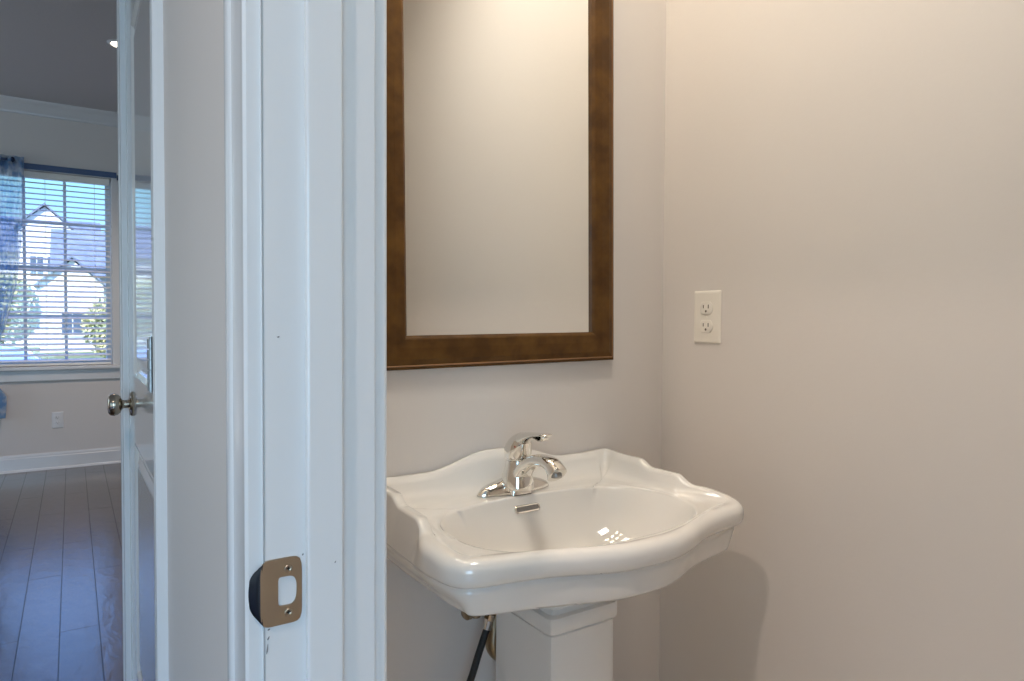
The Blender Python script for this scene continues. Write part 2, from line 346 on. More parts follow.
# ------------------------------------------------------------------ closet door, closed in the hall wall
def closet():
    y0, y1, z0, z1, xf, xb = 1.540, 2.418, FL+.012, DH-.004, XW+.0005, XW+.036
    bm = new(); panels = [(1.668, 2.225, -.160, .845), (1.668, 2.225, -1.03, -.352)]
    ys = [y0, 1.668, 2.225, y1]; zs = [z0, -1.03, -.352, -.160, .845, z1]
    def q(x, a, b, c, d): bm.faces.new([bm.verts.new(p) for p in ((x, a, c), (x, b, c), (x, b, d), (x, a, d))])
    for i in range(3):
        for j in range(5):
            if i == 1 and j in (1, 3): continue
            q(xf, ys[i], ys[i+1], zs[j], zs[j+1])
    for a, b, c, d in panels:
        steps = [(0, 0), (.004, -.0015), (.009, .001), (.016, .006), (.024, .008), (.032, .008), (.052, .003), (.058, .0022)]
        rs = [[(xf+dp, a+k, c+k), (xf+dp, b-k, c+k), (xf+dp, b-k, d-k), (xf+dp, a+k, d-k)] for k, dp in steps]
        vs = loft(bm, rs, caps=False); bm.faces.new(vs[-1])
    for p in (((xf, y0, z0), (xb, y0, z0), (xb, y0, z1), (xf, y0, z1)), ((xf, y1, z0), (xb, y1, z0), (xb, y1, z1), (xf, y1, z1)), ((xf, y0, z1), (xb, y0, z1), (xb, y1, z1), (xf, y1, z1)), ((xb, y0, z0), (xb, y1, z0), (xb, y1, z1), (xb, y0, z1)), ((xf, y0, z0), (xb, y0, z0), (xb, y1, z0), (xf, y1, z0))):
        bm.faces.new([bm.verts.new(v) for v in p])
    bmesh.ops.remove_doubles(bm, verts=bm.verts, dist=.0002)
    d = struct('door_1', bm, M['door'])
    bm = new(); yk, zk = 2.295, -.246
    lathe(bm, [(.001, 0), (.036, 0), (.037, -.003), (.033, -.008), (.020, -.0105), (.013, -.012), (.012, -.022), (.014, -.028), (.012, -.030), (.001, -.030)], (xf, yk, zk), 'X', 32)
    # knob body
    k = obj('door_knob', bm, M['knob'], d, smooth=True, angle=45)
    bm = new(); lathe(bm, [(.001, -.026), (.013, -.027), (.024, -.032), (.031, -.040), (.0335, -.049), (.031, -.058), (.024, -.0635), (.016, -.065), (.014, -.0645), (.001, -.065)], (xf, yk, zk), 'X', 36)
    obj('knob_ball', bm, M['knob'], k, smooth=True, angle=50)
    for zc in (-.088, -1.0, .76):
        bm = new(); 
        for i in range(5):
            a = zc-.053+i*.0214; tube(bm, [(.1335, 1.5395, a), (.1335, 1.5395, a+.0188)], .0070, 16)
        tube(bm, [(.1335, 1.5395, zc-.0565), (.1335, 1.5395, zc+.0565)], .0035, 10)
        box(bm, (.1325, 1.5400, zc-.053), (.1500, 1.5420, zc+.053)); box(bm, (.1325, 1.5370, zc-.053), (.1500, 1.5390, zc+.053))
        obj('hinge', bm, M['hinge'], d, smooth=True, angle=40)
    # jamb of the closet
    bm = new(); box(bm, (XW, 1.517, FL), (XP, 1.537, DH+.02)); box(bm, (XW, 2.421, FL), (XP, 2.45, DH+.02)); box(bm, (XW, 1.537, DH), (XP, 2.421, DH+.02)); box(bm, (XW+.037, 1.537, FL), (XW+.05, 1.549, DH)); box(bm, (XW+.037, 2.409, FL), (XW+.05, 2.421, DH))
    struct('trim_8', bm, M['trim'])
closet()

# ------------------------------------------------------------------ mirror
def mirror():
    X0, X1, Z0, Z1 = .508, 1.1425, -.0990, 1.02
    t = thing('wall_mirror', 'tall wall mirror in a mottled bronze brown frame hung over the sink', 'mirror', (X0, YM, Z0))
    # moulding section: (distance inward from the outer edge, distance in front of the wall)
    sec = [(0, .001), (0, .016), (.0015, .0175), (.0045, .0180), (.006, .0190), (.0085, .0205), (.022, .0245), (.045, .0255), (.0625, .0235), (.0655, .022), (.068, .019), (.0705, .0165), (.0705, .006)]
    def sweep(bm, sec, k0=0, k1=4):
        C = [(X0, Z0, 1, 1), (X1, Z0, -1, 1), (X1, Z1, -1, -1), (X0, Z1, 1, -1)]
        for k in range(4):
            a, b = C[k], C[(k+1) % 4]
            loft(bm, [[(x+s*d, YM-h, z+q*d) for d, h in sec] for x, z, s, q in (a, b)], close=False)
    bm = new(); sweep(bm, sec); obj('frame', bm, M['frame'], t)
    bm = new(); sweep(bm, [(.0060, .0200), (.0078, .0218), (.0096, .0208)]); obj('bead', bm, M['bead'], t)
    bm = new(); box(bm, (X0+.066, YM-.010, Z0+.066), (X1-.066, YM-.006, Z1-.066)); obj('mirror_glass', bm, M['mirror'], t)
    bm = new(); box(bm, (X0+.004, YM-.006, Z0+.004), (X1-.004, YM-.001, Z1-.004)); obj('backing', bm, M['dark'], t)
    t.rotation_euler = (0, -math.radians(.68), 0)
mirror()

# ------------------------------------------------------------------ pedestal sink
CHIPS = (((.4706, .9558, -.3991), .0013), ((.7117, .8253, -.4029), .0014))
XC = .807; YC = 1.02; ZD = -.368
def sink():
    t = thing('pedestal_sink', 'white porcelain pedestal sink with scalloped backsplash and serpentine front in the corner', 'sink', (XC, 1.1, FL))
    half = [(0, .815), (.05, .818), (.10, .832), (.15, .853), (.19, .867), (.23, .876), (.27, .8825), (.300, .8885), (.320, .900), (.331, .921), (.334, .955), (.332, 1.03), (.329, 1.12), (.326, 1.22), (.325, 1.287)]
    right = [(v.x, v.y) for v in spline([(a, b, 0) for a, b in half], 7)]
    def resample(P, ds):
        out = [P[0]]; acc = 0
        for a, b in zip(P, P[1:]):
            L = math.hypot(b[0]-a[0], b[1]-a[1]); d = ds-acc
            while d <= L:
                out.append((a[0]+(b[0]-a[0])*d/L, a[1]+(b[1]-a[1])*d/L)); d += ds
            acc = (acc+L) % ds if L else acc
        return out
    right = resample(right, .0065)
    back = [(.325 - .650*k/100, 1.296) for k in range(101)]
    left = [(-u, y) for u, y in right[1:]][::-1]
    st = right + back + left; n = len(st)
    ba, bb, ex = .262, .171, 2.5
    def basin(dx, dy, cusp=True):
        L = math.hypot(dx, dy); c, s = dx/L, dy/L
        r = (abs(c/ba)**ex + abs(s/bb)**ex)**(-1/ex)
        x, y = XC+c*r, YC+s*r
        if cusp and y > YC+.11:                                     # straighter ledge under the tap, with a small cusp at each end
            u = abs(x-XC); y -= .008*(1-sm(.168, .182, u))
        return x, y
    rings = []
    for i in range(n):
        u, y = st[i]; X = XC+u+.010*sm(1.03, .92, y)
        isback = len(right) <= i < len(right)+len(back)
        # top of the raised back and side walls
        if isback:
            a = abs(u); zt = -.284 - .034*sm(.03, .185, a) + .003*sm(.24, .31, a); corner = 1
        else:
            zt = -.3165 - .0150*sm(1.158, 1.122, y) - .0185*sm(1.046, 1.006, y) - .0135*sm(1.02, .87, y)
        fr = 1-sm(.965, 1.035, y)                          # 1 on the rolled front, 0 on the side walls
        b = 0 if isback else .003+.012*fr
        rr = .006 + .013*fr; rl = .006+.013*fr
        if isback: rr = .006
        dx, dy = X-XC, y-YC; L = math.hypot(dx, dy); ex_, ey_ = dx/L, dy/L
        bx, by = basin(dx, dy); px_, py_ = basin(dx, dy, False)
        # outward normal of the outline
        if isback: nx, ny = 0, 1
        else:
            p, q = st[i-1] if i else st[-1], st[(i+1) % n]
            if i == len(right)-1 : q = st[i]
            if i == len(right)+len(back): p = st[i]
            tx, ty = q[0]-p[0], q[1]-p[1]; l = math.hypot(tx, ty) or 1
            nx, ny = ty/l, -tx/l
            if nx*dx+ny*dy < 0: nx, ny = -nx, -ny
        D = math.hypot(bx-X, by-y)
        dc = math.hypot(abs(u)-.325, y-1.292); kc = 1-sm(0, .07, dc)
        ix, iy = nx*(1-kc)+ex_*kc, ny*(1-kc)+ey_*kc; il = math.hypot(ix, iy); ix /= il; iy /= il
        # inward movement: along the normal near the rim, turning to the ray that leads to the basin edge
        zg = -.4085 + .002*(1-fr)
        lean = 0 if isback else .013*(1-fr)*sm(1.29, 1.20, y)
        def P(w_, z):
            if z > zg+rl: w_ = w_ - lean*min(1, (z-zg-rl)/.05)
            if w_ >= 0: return (X+nx*w_, min(y+ny*w_, YM-.001), z)
            f = min(1, -w_/D); f2 = f**1.3
            ax, ay = X+ix*w_, y+iy*w_; cx, cy = X+(bx-X)*f, y+(by-y)*f
            return (ax*(1-f2)+cx*f2, ay*(1-f2)+cy*f2, z)
        prof = []
        def tc_(f, z):
            k = max(0, 1-f/.07); x_, y_ = px_+(bx-px_)*k, py_+(by-py_)*k
            return (XC+(x_-XC)*(1-f), YC+(y_-YC)*(1-f), z)
        # bowl interior from the drain outwards
        for f, z in ((.97, -.508), (.8, -.505), (.6, -.497), (.42, -.483), (.28, -.463), (.18, -.440), (.115, -.418), (.07, -.399), (.04, -.385), (.02, -.3765), (.008, -.3712)): prof.append(tc_(f, z))
        prof.append((bx, by, -.3690)); 
        m_ = lambda k: -min(k, D*.97)
        hgt = max(0, zt-ZD); cove = .012+.012*(1-fr)
        it = .0165 if not isback else .018
        wallin = it+.006
        pts = [(-D*.85, ZD+.0003), (-min(wallin+cove*1.5, D*.72), ZD+.0006), (-min(wallin+cove*.8, D*.66), ZD+.0012+hgt*.04), (-min(wallin+cove*.35, D*.6), ZD+.001+hgt*.14), (-min(wallin+cove*.1, D*.57), ZD+hgt*.35), (-min(wallin, D*.55), ZD+hgt*.70), (-min(it+.003, D*.5), zt-.0045 if hgt > .02 else ZD+hgt*.9), (-min(it-.002, D*.44), zt-.0012), (-min(it-.007, D*.34), zt)]
        itf = min(it/D, .4)
        pw = 4.5+3*sm(.06, .10, D)
        lo = [(-D*(.92-(.92-itf)*q), ZD+hgt*q**pw) for q in (.0, .25, .5, .65, .76, .84, .90, .955, 1)]
        kk = 0
        for (w1, z1_), (w2, z2_) in zip(lo, pts): prof.append(P(w1+(w2-w1)*kk, min(z1_+(z2_-z1_)*kk, zt)))
        for k in range(0, 7):
            a = pi/2 - pi/2*k/6; prof.append(P(b-rr+rr*math.cos(a), zt-rr+rr*math.sin(a)))
        for k in range(0, 6):
            a = -pi/2*k/5; prof.append(P(b-rl+rl*math.cos(a), zg+rl+rl*math.sin(a)))
        g = 0 if isback else .006+.004*(1-fr)
        prof.append(P(b-rl-.004 if not isback else 0, zg-.0008)); prof.append(P(-g-.001 if not isback else 0, -.4118)); prof.append(P(-g+.002 if not isback else 0, -.4150))
        ins = 0 if isback else .003+.012*sm(.875, .925, y)+(.007*sm(.22, .32, abs(u))*(1-sm(.98, 1.16, y)) if u < 0 else 0)
        for w_, z in ((-g+.002, -.421), (-g+.0005-ins*.5, -.438), (-g-ins, -.452), (-g-ins-.002, -.4570), (-g-ins-.006, -.4605), (-g-ins-.012, -.4620)): prof.append(P(w_ if not isback else 0, z))
        q0 = P(-.050 if not isback else 0, -.4605)
        prof.append(q0)
        # underside of the bowl
        sd = 0 if isback else .018*sm(1.05, 1.20, y)
        for f, z in ((.05, -.461-sd), (.14, -.465-sd), (.24, -.474-sd), (.4, -.496), (.6, -.520), (.85, -.531), (.97, -.532)):
            prof.append((q0[0]+(XC-q0[0])*f, q0[1]+(YC+.05-q0[1])*f, z))
        rings.append(prof)
    bm = new(); m = len(rings[0])
    V = [[bm.verts.new(p) for p in r] for r in rings]
    for i in range(n):
        a, b = V[i], V[(i+1) % n]
        for j in range(m-1):
            bm.faces.new((a[j], a[j+1], b[j+1], b[j]))
    bm.faces.new([v[0] for v in V]); bm.faces.new([v[-1] for v in V][::-1])
    bmesh.ops.remove_doubles(bm, verts=bm.verts, dist=.00005)
    o = obj('basin', bm, M['porcelain'], t, smooth=True)
    for p, r_ in (CHIPS):
        bm = new(); bmesh.ops.create_icosphere(bm, subdivisions=1, radius=r_, matrix=Matrix.Translation(p)); obj('glaze_chip', bm, M['slot'], o)
    # overflow slot and drain
    bm = new(); N = 32; cy, cz, tl = 1.1775, -.3945, math.radians(27)
    def cap(rw, rh, off):
        r_ = []
        for k in range(N):
            a = 2*pi*k/N; x = rh*math.cos(a)+(rw-rh)*(1 if math.cos(a) > 0 else -1); v = rh*math.sin(a)
            r_.append((XC+.002+x, cy+v*math.sin(tl)-off*math.cos(tl), cz+v*math.cos(tl)+off*math.sin(tl)))
        return r_
    loft(bm, [cap(.0325, .0085, -.003), cap(.0325, .0085, .001), cap(.031, .007, .0022), cap(.0285, .0050, .0015), cap(.0280, .0045, -.002)], caps=False)
    ov = obj('overflow', bm, M['chrome'], o, smooth=True, angle=50)
    bm = new(); loft(bm, [cap(.0285, .005, -.0015), cap(.0280, .0045, -.0005)]); obj('overflow_opening', bm, M['hinge'], o)
    bm = new(); lathe(bm, [(.001, .006), (.018, .006), (.021, .005), (.022, .0035), (.030, .003), (.031, 0), (.001, 0)], (XC, YC, -.508), 'Z', 32); obj('drain', bm, M['chrome'], o, smooth=True, angle=40)
    # pedestal: square column with a wider collar and chamfered corners
    a, yf, yb = .0795, .979, 1.182; ch = .013; xc = .8050
    def sq(g, z, c=ch):
        x0, x1, y0, y1 = xc-a-g, xc+a+g, yf-g, yb+g
        return [(x0+c, y0, z), (x1-c, y0, z), (x1-c*.3, y0+c*.3, z), (x1, y0+c, z), (x1, y1-c, z), (x1-c, y1, z), (x0+c, y1, z), (x0, y1-c, z), (x0, y0+c, z), (x0+c*.3, y0+c*.3, z)]
    bm = new()
    loft(bm, [sq(.035, FL+.001), sq(.035, FL+.045), sq(.030, FL+.055), sq(.016, FL+.085), sq(.004, FL+.12), sq(.001, FL+.16), sq(-.001, -.590), sq(-.001, -.5765), sq(-.0045, -.5735), sq(-.0045, -.5725), sq(.0035, -.5695), sq(.0045, -.566), sq(.0045, -.545), sq(.003, -.541), sq(-.008, -.5395), sq(-.012, -.532), sq(-.010, -.520), sq(-.010, -.505)])
    obj('pedestal', bm, M['porcelain'], t, smooth=True, angle=32)
sink()

# ------------------------------------------------------------------ faucet
def faucet():
    fx, fy, z0 = XC-.001, 1.226, ZD+.0012
    t = thing('faucet', 'chrome single lever faucet with arched spout standing on the sink ledge', 'faucet', (fx, fy, z0))
    # base plate: pointed oval with domed wings
    bm = new(); N = 64
    def oval(kx, ky, z):
        r_ = []
        for k in range(N):
            a = 2*pi*k/N; c, s = math.cos(a), math.sin(a)
            r_.append((fx+.093*kx*(abs(c)**1.25)*(1 if c > 0 else -1), fy+.0285*ky*s, z0+z))
        return r_
    loft(bm, [oval(1, 1, 0), oval(1.0, 1.0, .003), oval(.975, .98, .007), oval(.91, .93, .0125), oval(.80, .86, .018), oval(.66, .78, .0225), oval(.48, .70, .0265), oval(.34, .62, .031), oval(.27, .6, .036)])
    obj('base', bm, M['chrome'], t, smooth=True, angle=70)
    # body
    by0 = fy-.014
    bm = new(); lathe(bm, [(.037, .010), (.036, .024), (.0325, .040), (.0285, .054), (.0265, .066), (.0262, .0705), (.0235, .0715), (.0235, .0745), (.01, .0745)], (fx, by0, z0), 'Z', 44)
    bd = obj('body', bm, M['chrome'], t, smooth=True, angle=50)
    # spout: arched band with oval section
    P = spline([(1.212, -.352), (1.196, -.325), (1.172, -.301), (1.142, -.286), (1.110, -.2815), (1.086, -.286), (1.073, -.296), (1.069, -.303)], 6)
    bm = new(); rings = []; n = len(P)
    for i, p in enumerate(P):
        f = i/(n-1); q, r_ = P[max(i-1, 0)], P[min(i+1, n-1)]; T = Vector((0, r_.x-q.x, r_.y-q.y)).normalized(); Nn = Vector((0, -T.z, T.y))
        if Nn.z < 0: Nn = -Nn
        hw = .026-.008*sm(.0, .5, f)+.002*sm(.75, 1, f); hh = .0145-.002*sm(0, .4, f)+.0075*sm(.55, 1, f)
        cc = Vector((fx, p.x, p.y))
        if f > .9: Nn = Vector((0, -.25, .97)).lerp(Nn, .6).normalized()
        ring = []
        for k in range(28):
            a = 2*pi*k/28; c, s = math.cos(a), math.sin(a); e_ = .8
            ring.append(cc + Vector((1, 0, 0))*hw*abs(c)**e_*(1 if c > 0 else -1) + Nn*hh*abs(s)**e_*(1 if s > 0 else -1))
        rings.append(ring)
    loft(bm, rings); spo = obj('spout', bm, M['chrome'], t, smooth=True, angle=60)
    bm = new(); lathe(bm, [(.001, -.006), (.0115, -.006), (.0125, -.005), (.0130, -.001), (.012, .003)], (fx, 1.074, -.3015), 'Z', 28); obj('aerator', bm, M['hinge'], spo, smooth=True, angle=40)
    # apron between spout foot and base
    bm = new(); rings = []
    for y_, zt_, hw in ((1.228, -.318, .030), (1.214, -.326, .029), (1.202, -.337, .027), (1.194, -.350, .025), (1.190, -.364, .022)):
        rings.append([(fx-hw, y_, z0), (fx-hw*.96, y_, zt_-.008), (fx-hw*.7, y_, zt_-.001), (fx, y_, zt_), (fx+hw*.7, y_, zt_-.001), (fx+hw*.96, y_, zt_-.008), (fx+hw, y_, z0)])
    loft(bm, rings); obj('spout_foot', bm, M['chrome'], spo, smooth=True, angle=60)
    # lever handle: dome drawn forward into a flat lever
    bm = new(); rings = []
    for dz, cy_, ry, rx in ((.0745, 0, .020, .020), (.0748, 0, .0262, .0262), (.078, 0, .0285, .0285), (.086, -.001, .0305, .0300), (.096, -.002, .0310, .0300), (.106, -.005, .0295, .0280), (.115, -.009, .0265, .0245), (.123, -.014, .0215, .0195), (.129, -.019, .0150, .0135), (.1325, -.023, .0080, .0070), (.1335, -.025, .001, .001)):
        rings.append([(fx+rx*math.cos(a), by0+cy_+ry*math.sin(a), z0+dz) for a in [2*pi*k/32 for k in range(32)]])
    loft(bm, rings); rings = []
    for y_, zc, hw, hh in ((1.218, -.258, .006, .006), (1.208, -.254, .017, .015), (1.190, -.249, .0205, .0155), (1.172, -.2420, .0195, .0115), (1.156, -.2365, .0175, .0078), (1.138, -.2325, .0160, .0052), (1.125, -.2305, .0155, .0040), (1.114, -.2292, .0155, .0034), (1.105, -.2282, .0145, .0032), (1.100, -.2276, .0110, .0028), (1.0975, -.2274, .004, .0012)):
        rings.append([(fx+hw*math.cos(a), y_, zc+hh*math.sin(a)) for a in [2*pi*k/28 for k in range(28)]])
    loft(bm, rings); hd = obj('handle', bm, M['chrome'], t, smooth=True, angle=60)
    bm = new(); rings = []
    for y_, z_, hw, hh in ((1.146, -.237, .012, .002), (1.132, -.2395, .012, .0020), (1.122, -.2415, .012, .0020), (1.114, -.2395, .011, .0020), (1.110, -.2330, .010, .0020)):
        rings.append([(fx+hw*math.cos(a), y_, z_+hh*math.sin(a)) for a in [2*pi*k/14 for k in range(14)]])
    loft(bm, rings); obj('lever_grip', bm, M['chrome'], hd, smooth=True)
    bm = new(); bmesh.ops.create_uvsphere(bm, u_segments=16, v_segments=10, radius=.0042, matrix=Matrix.Translation((fx-.0205, 1.1905, -.2625)) @ Matrix.Diagonal((.6, .6, 1.1, 1))); obj('red_indicator', bm, M['red'], hd, smooth=True)
faucet()

# ------------------------------------------------------------------ plumbing behind the pedestal
def plumbing():
    t = thing('shutoff_valve', 'small brass shutoff valve poking out under the sink left of the pedestal', 'valve', (.690, YM, -.607))
    bm = new(); lathe(bm, [(.001, 0), (.024, 0), (.024, -.004), (.010, -.012), (.009, -.030), (.001, -.030)], (.715, YM-.0005, -.607), 'Y', 24); obj('escutcheon', bm, M['brass'], t, smooth=True, angle=40)
    bm = new(); tube(bm, [(.715, YM-.028, -.607), (.715, 1.215, -.607)], .008, 14); tube(bm, [(.715, 1.232, -.592), (.715, 1.232, -.626)], [.009, .010], 14); obj('body', bm, M['brass'], t, smooth=True, angle=40)
    bm = new(); rings = []
    for x, k in ((.690, .6), (.687, 1), (.679, 1), (.676, .7)): rings.append([(x+.0*0, 1.215+.017*k*math.cos(a), -.607+.010*k*math.sin(a)) for a in [2*pi*i/20 for i in range(20)]])
    loft(bm, rings); tube(bm, [(.688, 1.215, -.607), (.714, 1.215, -.607)], .0045, 10); obj('handle', bm, M['brass'], t, smooth=True, angle=40)
    h = thing('supply_hose', 'black braided supply hose hanging down beside the sink pedestal', 'hose', (.722, 1.20, -.64))
    bm = new(); tube(bm, spline([(.7235, 1.20, -.640), (.712, 1.20, -.668), (.700, 1.20, -.698), (.686, 1.20, -.735), (.668, 1.21, -.79), (.655, 1.23, -.86), (.66, 1.25, -.92)], 5), .0075, 12); obj('hose', bm, M['black'], h, smooth=True)
    bm = new(); tube(bm, [(.7225, 1.20, -.642), (.729, 1.20, -.622)], .0092, 12); tube(bm, [(.728, 1.20, -.624), (.732, 1.20, -.612)], .0115, 6); obj('ferrule', bm, M['chrome'], h, smooth=True, angle=30)
    tube_b = new(); tube(tube_b, spline([(.731, 1.20, -.614), (.735, 1.205, -.585), (.745, 1.21, -.54), (.765, 1.215, -.49)], 4), .0055, 10); obj('riser', tube_b, M['chrome'], h, smooth=True)
    p = thing('drain_trap', 'curved chrome drain trap half hidden behind the sink pedestal', 'drain pipe', (.76, 1.22, -.66))
    bm = new(); tube(bm, spline([(.772, 1.215, -.53), (.765, 1.215, -.60), (.752, 1.215, -.645), (.750, 1.215, -.690), (.775, 1.215, -.715), (.81, 1.225, -.705), (.83, 1.25, -.68), (.83, YM-.002, -.675)], 6), .0185, 18); obj('pipe', bm, M['brass'], p, smooth=True)
    bm = new(); tube(bm, [(.757, 1.215, -.624), (.752, 1.215, -.646)], .0245, 10); tube(bm, [(.822, 1.232, -.692), (.829, 1.248, -.683)], .024, 10); obj('slip_nut', bm, M['brass'], p, smooth=True, angle=30)
plumbing()

# ------------------------------------------------------------------ outlets
def outlet(label, org, ax, nrm, w_, h_, m, group=None, faces=True):
    """ax: horizontal unit vector along the plate, nrm: out of the wall"""
    o = Vector(org); ax = Vector(ax); nrm = Vector(nrm); up = Vector((0, 0, 1))
    t = thing('wall_outlet', label, 'outlet', o)
    P = lambda a, b, c: o + ax*a + up*b + nrm*c
    def rr(wd, ht, r, c, cx=0, cz=0, n=6):
        L = []
        for sx, sy, a0 in ((1, 1, 0), (-1, 1, pi/2), (-1, -1, pi), (1, -1, 3*pi/2)):
            for k in range(n+1):
                a = a0+pi/2*k/n; L.append(P(cx+sx*(wd/2-r)+r*math.cos(a), cz+sy*(ht/2-r)+r*math.sin(a), c))
        return L
    bm = new(); loft(bm, [rr(w_, h_, .004, .0003), rr(w_, h_, .004, .0018), rr(w_-.003, h_-.003, .004, .0034), rr(w_-.010, h_-.010, .004, .0046), rr(w_-.016, h_-.016, .003, .0049)]); obj('cover_plate', bm, m, t, smooth=True, angle=35)
    s = w_/.083
    for q in (1, -1):
        cz = q*.0222*s
        def face(k, c):
            L = []
            for i in range(40):
                a = 2*pi*i/40; x = .0195*s*k*math.cos(a); z = .0195*s*k*math.sin(a)
                z = max(-.0150*s*k, min(.0150*s*k, z)); L.append(P(x, cz+z, c))
            return L
        bm = new(); loft(bm, [face(1.0, .0045), face(1.0, .0064), face(.95, .0070)]); r_ = obj('receptacle', bm, m, t, smooth=True, angle=35)
        bm = new()
        for x0, hh in ((-.0075, .0046), (.0075, .0040)):
            c = P(x0*s, cz+.0035*s, .0070); d = ax*.0013*s+up*hh*s+nrm*.0004
            d = Vector((abs(d.x), abs(d.y), abs(d.z))); box(bm, c-d, c+d)
        c = P(0, cz-.0078*s, 0)
        L0 = [P(.0028*s*math.cos(a), cz-.0078*s+.0030*s*math.sin(a), .0066) for a in [2*pi*i/14 for i in range(14)]]
        L1 = [v+nrm*.0008 for v in L0]; loft(bm, [L0, L1]); obj('slots', bm, M['slot'], r_)
    bm = new(); loft(bm, [[P(.0028*s*math.cos(a), .0028*s*math.sin(a), c) for a in [2*pi*i/14 for i in range(14)]] for c in (.0046, .0060)]); obj('screw', bm, m, t)
outlet('ivory duplex outlet with wide cover plate on the powder room right wall', (XR, 1.1475, .0165), (0, 1, 0), (-1, 0, 0), .085, .132, M['plastic'])
outlet('small white outlet low on the far wall below the window', (-.103, YF, -.817), (1, 0, 0), (0, -1, 0), .080, .135, M['plastic_white'])

# ------------------------------------------------------------------ window, blind, curtain
def window():
    y0 = YF
    # frame of the window unit (sits in the opening) with glass and muntins
    bm = new(); yo, yi = YF+.06, YF+.13
    fw_ = .042
    for a in ((WX0, WX0+fw_), (WX1-fw_, WX1)): box(bm, (a[0], yo, WZ0), (a[1], yi, WZ1), .003)
    for a in ((WZ0, WZ0+fw_), (WZ1-fw_, WZ1)): box(bm, (WX0+fw_, yo, a[0]), (WX1-fw_, yi, a[1]), .003)
    wnd = struct('window_1', bm, M['vinyl'])
    zm = .425
    bm = new(); box(bm, (WX0+fw_, yo+.01, zm-.022), (WX1-fw_, yi-.01, zm+.022), .003); obj('meeting_rail', bm, M['vinyl'], wnd)
    for nm, za, zb in (('muntin', WZ0+fw_, zm-.02), ('muntin', zm+.02, WZ1-fw_)):
        bm = new(); zc = (za+zb)/2
        for x in (-.315, -.038): box(bm, (x-.011, yo+.03, za), (x+.011, yo+.045, zb))
        box(bm, (WX0+fw_, yo+.029, zc-.011), (WX1-fw_, yo+.046, zc+.011)); obj(nm, bm, M['vinyl'], wnd)
        bm = new(); box(bm, (WX0+fw_, yo+.049, za), (WX1-fw_, yo+.053, zb)); obj('pane', bm, M['glass'], wnd)
    # casing: sides and head
    bm = new(); cw = .056
    box(bm, (WX1, YF-.018, WZ0), (WX1+cw, YF, WZ1+cw), .003); box(bm, (WX0-cw, YF-.018, WZ0), (WX0, YF, WZ1+cw), .003); box(bm, (WX0, YF-.018, WZ1), (WX1, YF, WZ1+cw), .003)
    struct('trim_9', bm, M['trim'])
    bm = new(); box(bm, (WX0-cw-.03, YF-.05, WZ0-.030), (WX1+cw+.03, YF+.06, WZ0), .006); struct('trim_10', bm, M['trim'])
    bm = new(); box(bm, (WX0-cw, YF-.018, WZ0-.118), (WX1+cw, YF, WZ0-.030), .004); struct('trim_11', bm, M['trim'])
    # blind
    b = thing('window_blind', 'white horizontal slat blind lowered over the living room window', 'blind', ((WX0+WX1)/2, YF+.03, WZ0))
    x0, x1 = WX0+.012, WX1-.012
    bm = new(); box(bm, (x0, YF+.006, WZ1-.052), (x1, YF+.052, WZ1-.003), .003); obj('headrail', bm, M['blind'], b)
    bm = new(); nS = 34; za, zb = WZ0+.030, WZ1-.060
    for i in range(nS):
        z = za+(zb-za)*(i+.35)/nS; rings = []
        for x in (x0, x1):
            sec = []
            for s, th in ((-1, -.0008), (-1, .0012), (-.5, .0026), (0, .0032), (.5, .0026), (1, .0012), (1, -.0008), (.5, -.0004), (0, .0002), (-.5, -.0004)):
                sec.append((x, YF+.030+s*.0245*math.cos(.34), z+s*.0245*math.sin(.34)+th))
            rings.append(sec)
        loft(bm, rings)
    o = obj('slats', bm, M['blind'], b)
    bm = new(); box(bm, (WX0-.02, YF-.030, WZ1+.006), (WX1+.040, YF-.0185, WZ1+.052), .002); obj('head_strip', bm, M['navy'], b)  # flat dark blue strip across the head casing
    bm = new(); box(bm, (WX1+.041, YF-.040, WZ1-.012), (WX1+.053, YF-.0185, WZ1+.030), .002); obj('bracket', bm, M['rod'], b)
    bm = new(); box(bm, (x0, YF+.008, WZ0+.004), (x1, YF+.052, WZ0+.022), .003); obj('bottom_rail', bm, M['blind'], b)
    bm = new()
    for x in (WX0+.12, -.17, WX1-.12):
        for dy in (.005, .055): tube(bm, [(x, YF+dy, WZ0+.02), (x, YF+dy, WZ1-.05)], .0012, 6)
    obj('ladder_cords', bm, M['blind'], b)
    # rod with sheer curtain
    r = thing('curtain_rod', 'dark curtain rod above the living room window', 'curtain rod', (-.9, YF-.08, 1.27))
    bm = new(); tube(bm, [(-1.6, YF-.09, 1.255), (-.40, YF-.09, 1.255)], .009, 12); obj('rod', bm, M['rod'], r, smooth=True, angle=40)
    bm = new(); lathe(bm, [(.001, 0), (.012, .002), (.012, .008), (.008, .012), (.020, .022), (.024, .034), (.018, .046), (.006, .052), (.001, .053)], (-.41, YF-.09, 1.255), 'X', 20); obj('finial', bm, M['rod'], r, smooth=True)
    bm = new(); box(bm, (-.475, YF-.09, 1.247), (-.463, YF-.001, 1.259)); box(bm, (-.482, YF-.006, 1.225), (-.456, YF-.0005, 1.28)); obj('bracket', bm, M['rod'], r)
    c = new(); rings = []
    def edge(z):
        keys = [(1.27, -.30), (1.0, -.305), (.6, -.325), (.3, -.355), (0, -.42), (-.2, -.475), (-.33, -.52), (-.45, -.53)]
        for (za, xa), (zb, xb) in zip(keys, keys[1:]):
            if z >= zb: return xa+(xb-xa)*(za-z)/(za-zb)
        return keys[-1][1]
    for i in range(41):
        z = 1.285-i*.043; rr_ = edge(z); l_ = -.98+.38*sm(1.2, -.45, z); row = []
        for k in range(121):
            f = k/120; x = l_+(rr_-l_)*f; fold = .020*math.sin(f*2*pi*9+.6*math.sin(z*3))*(1+.3*math.sin(z*2+f*7))
            row.append((x, YF-.09+fold, z+.006*math.sin(f*2*pi*9)))
        rings.append(row)
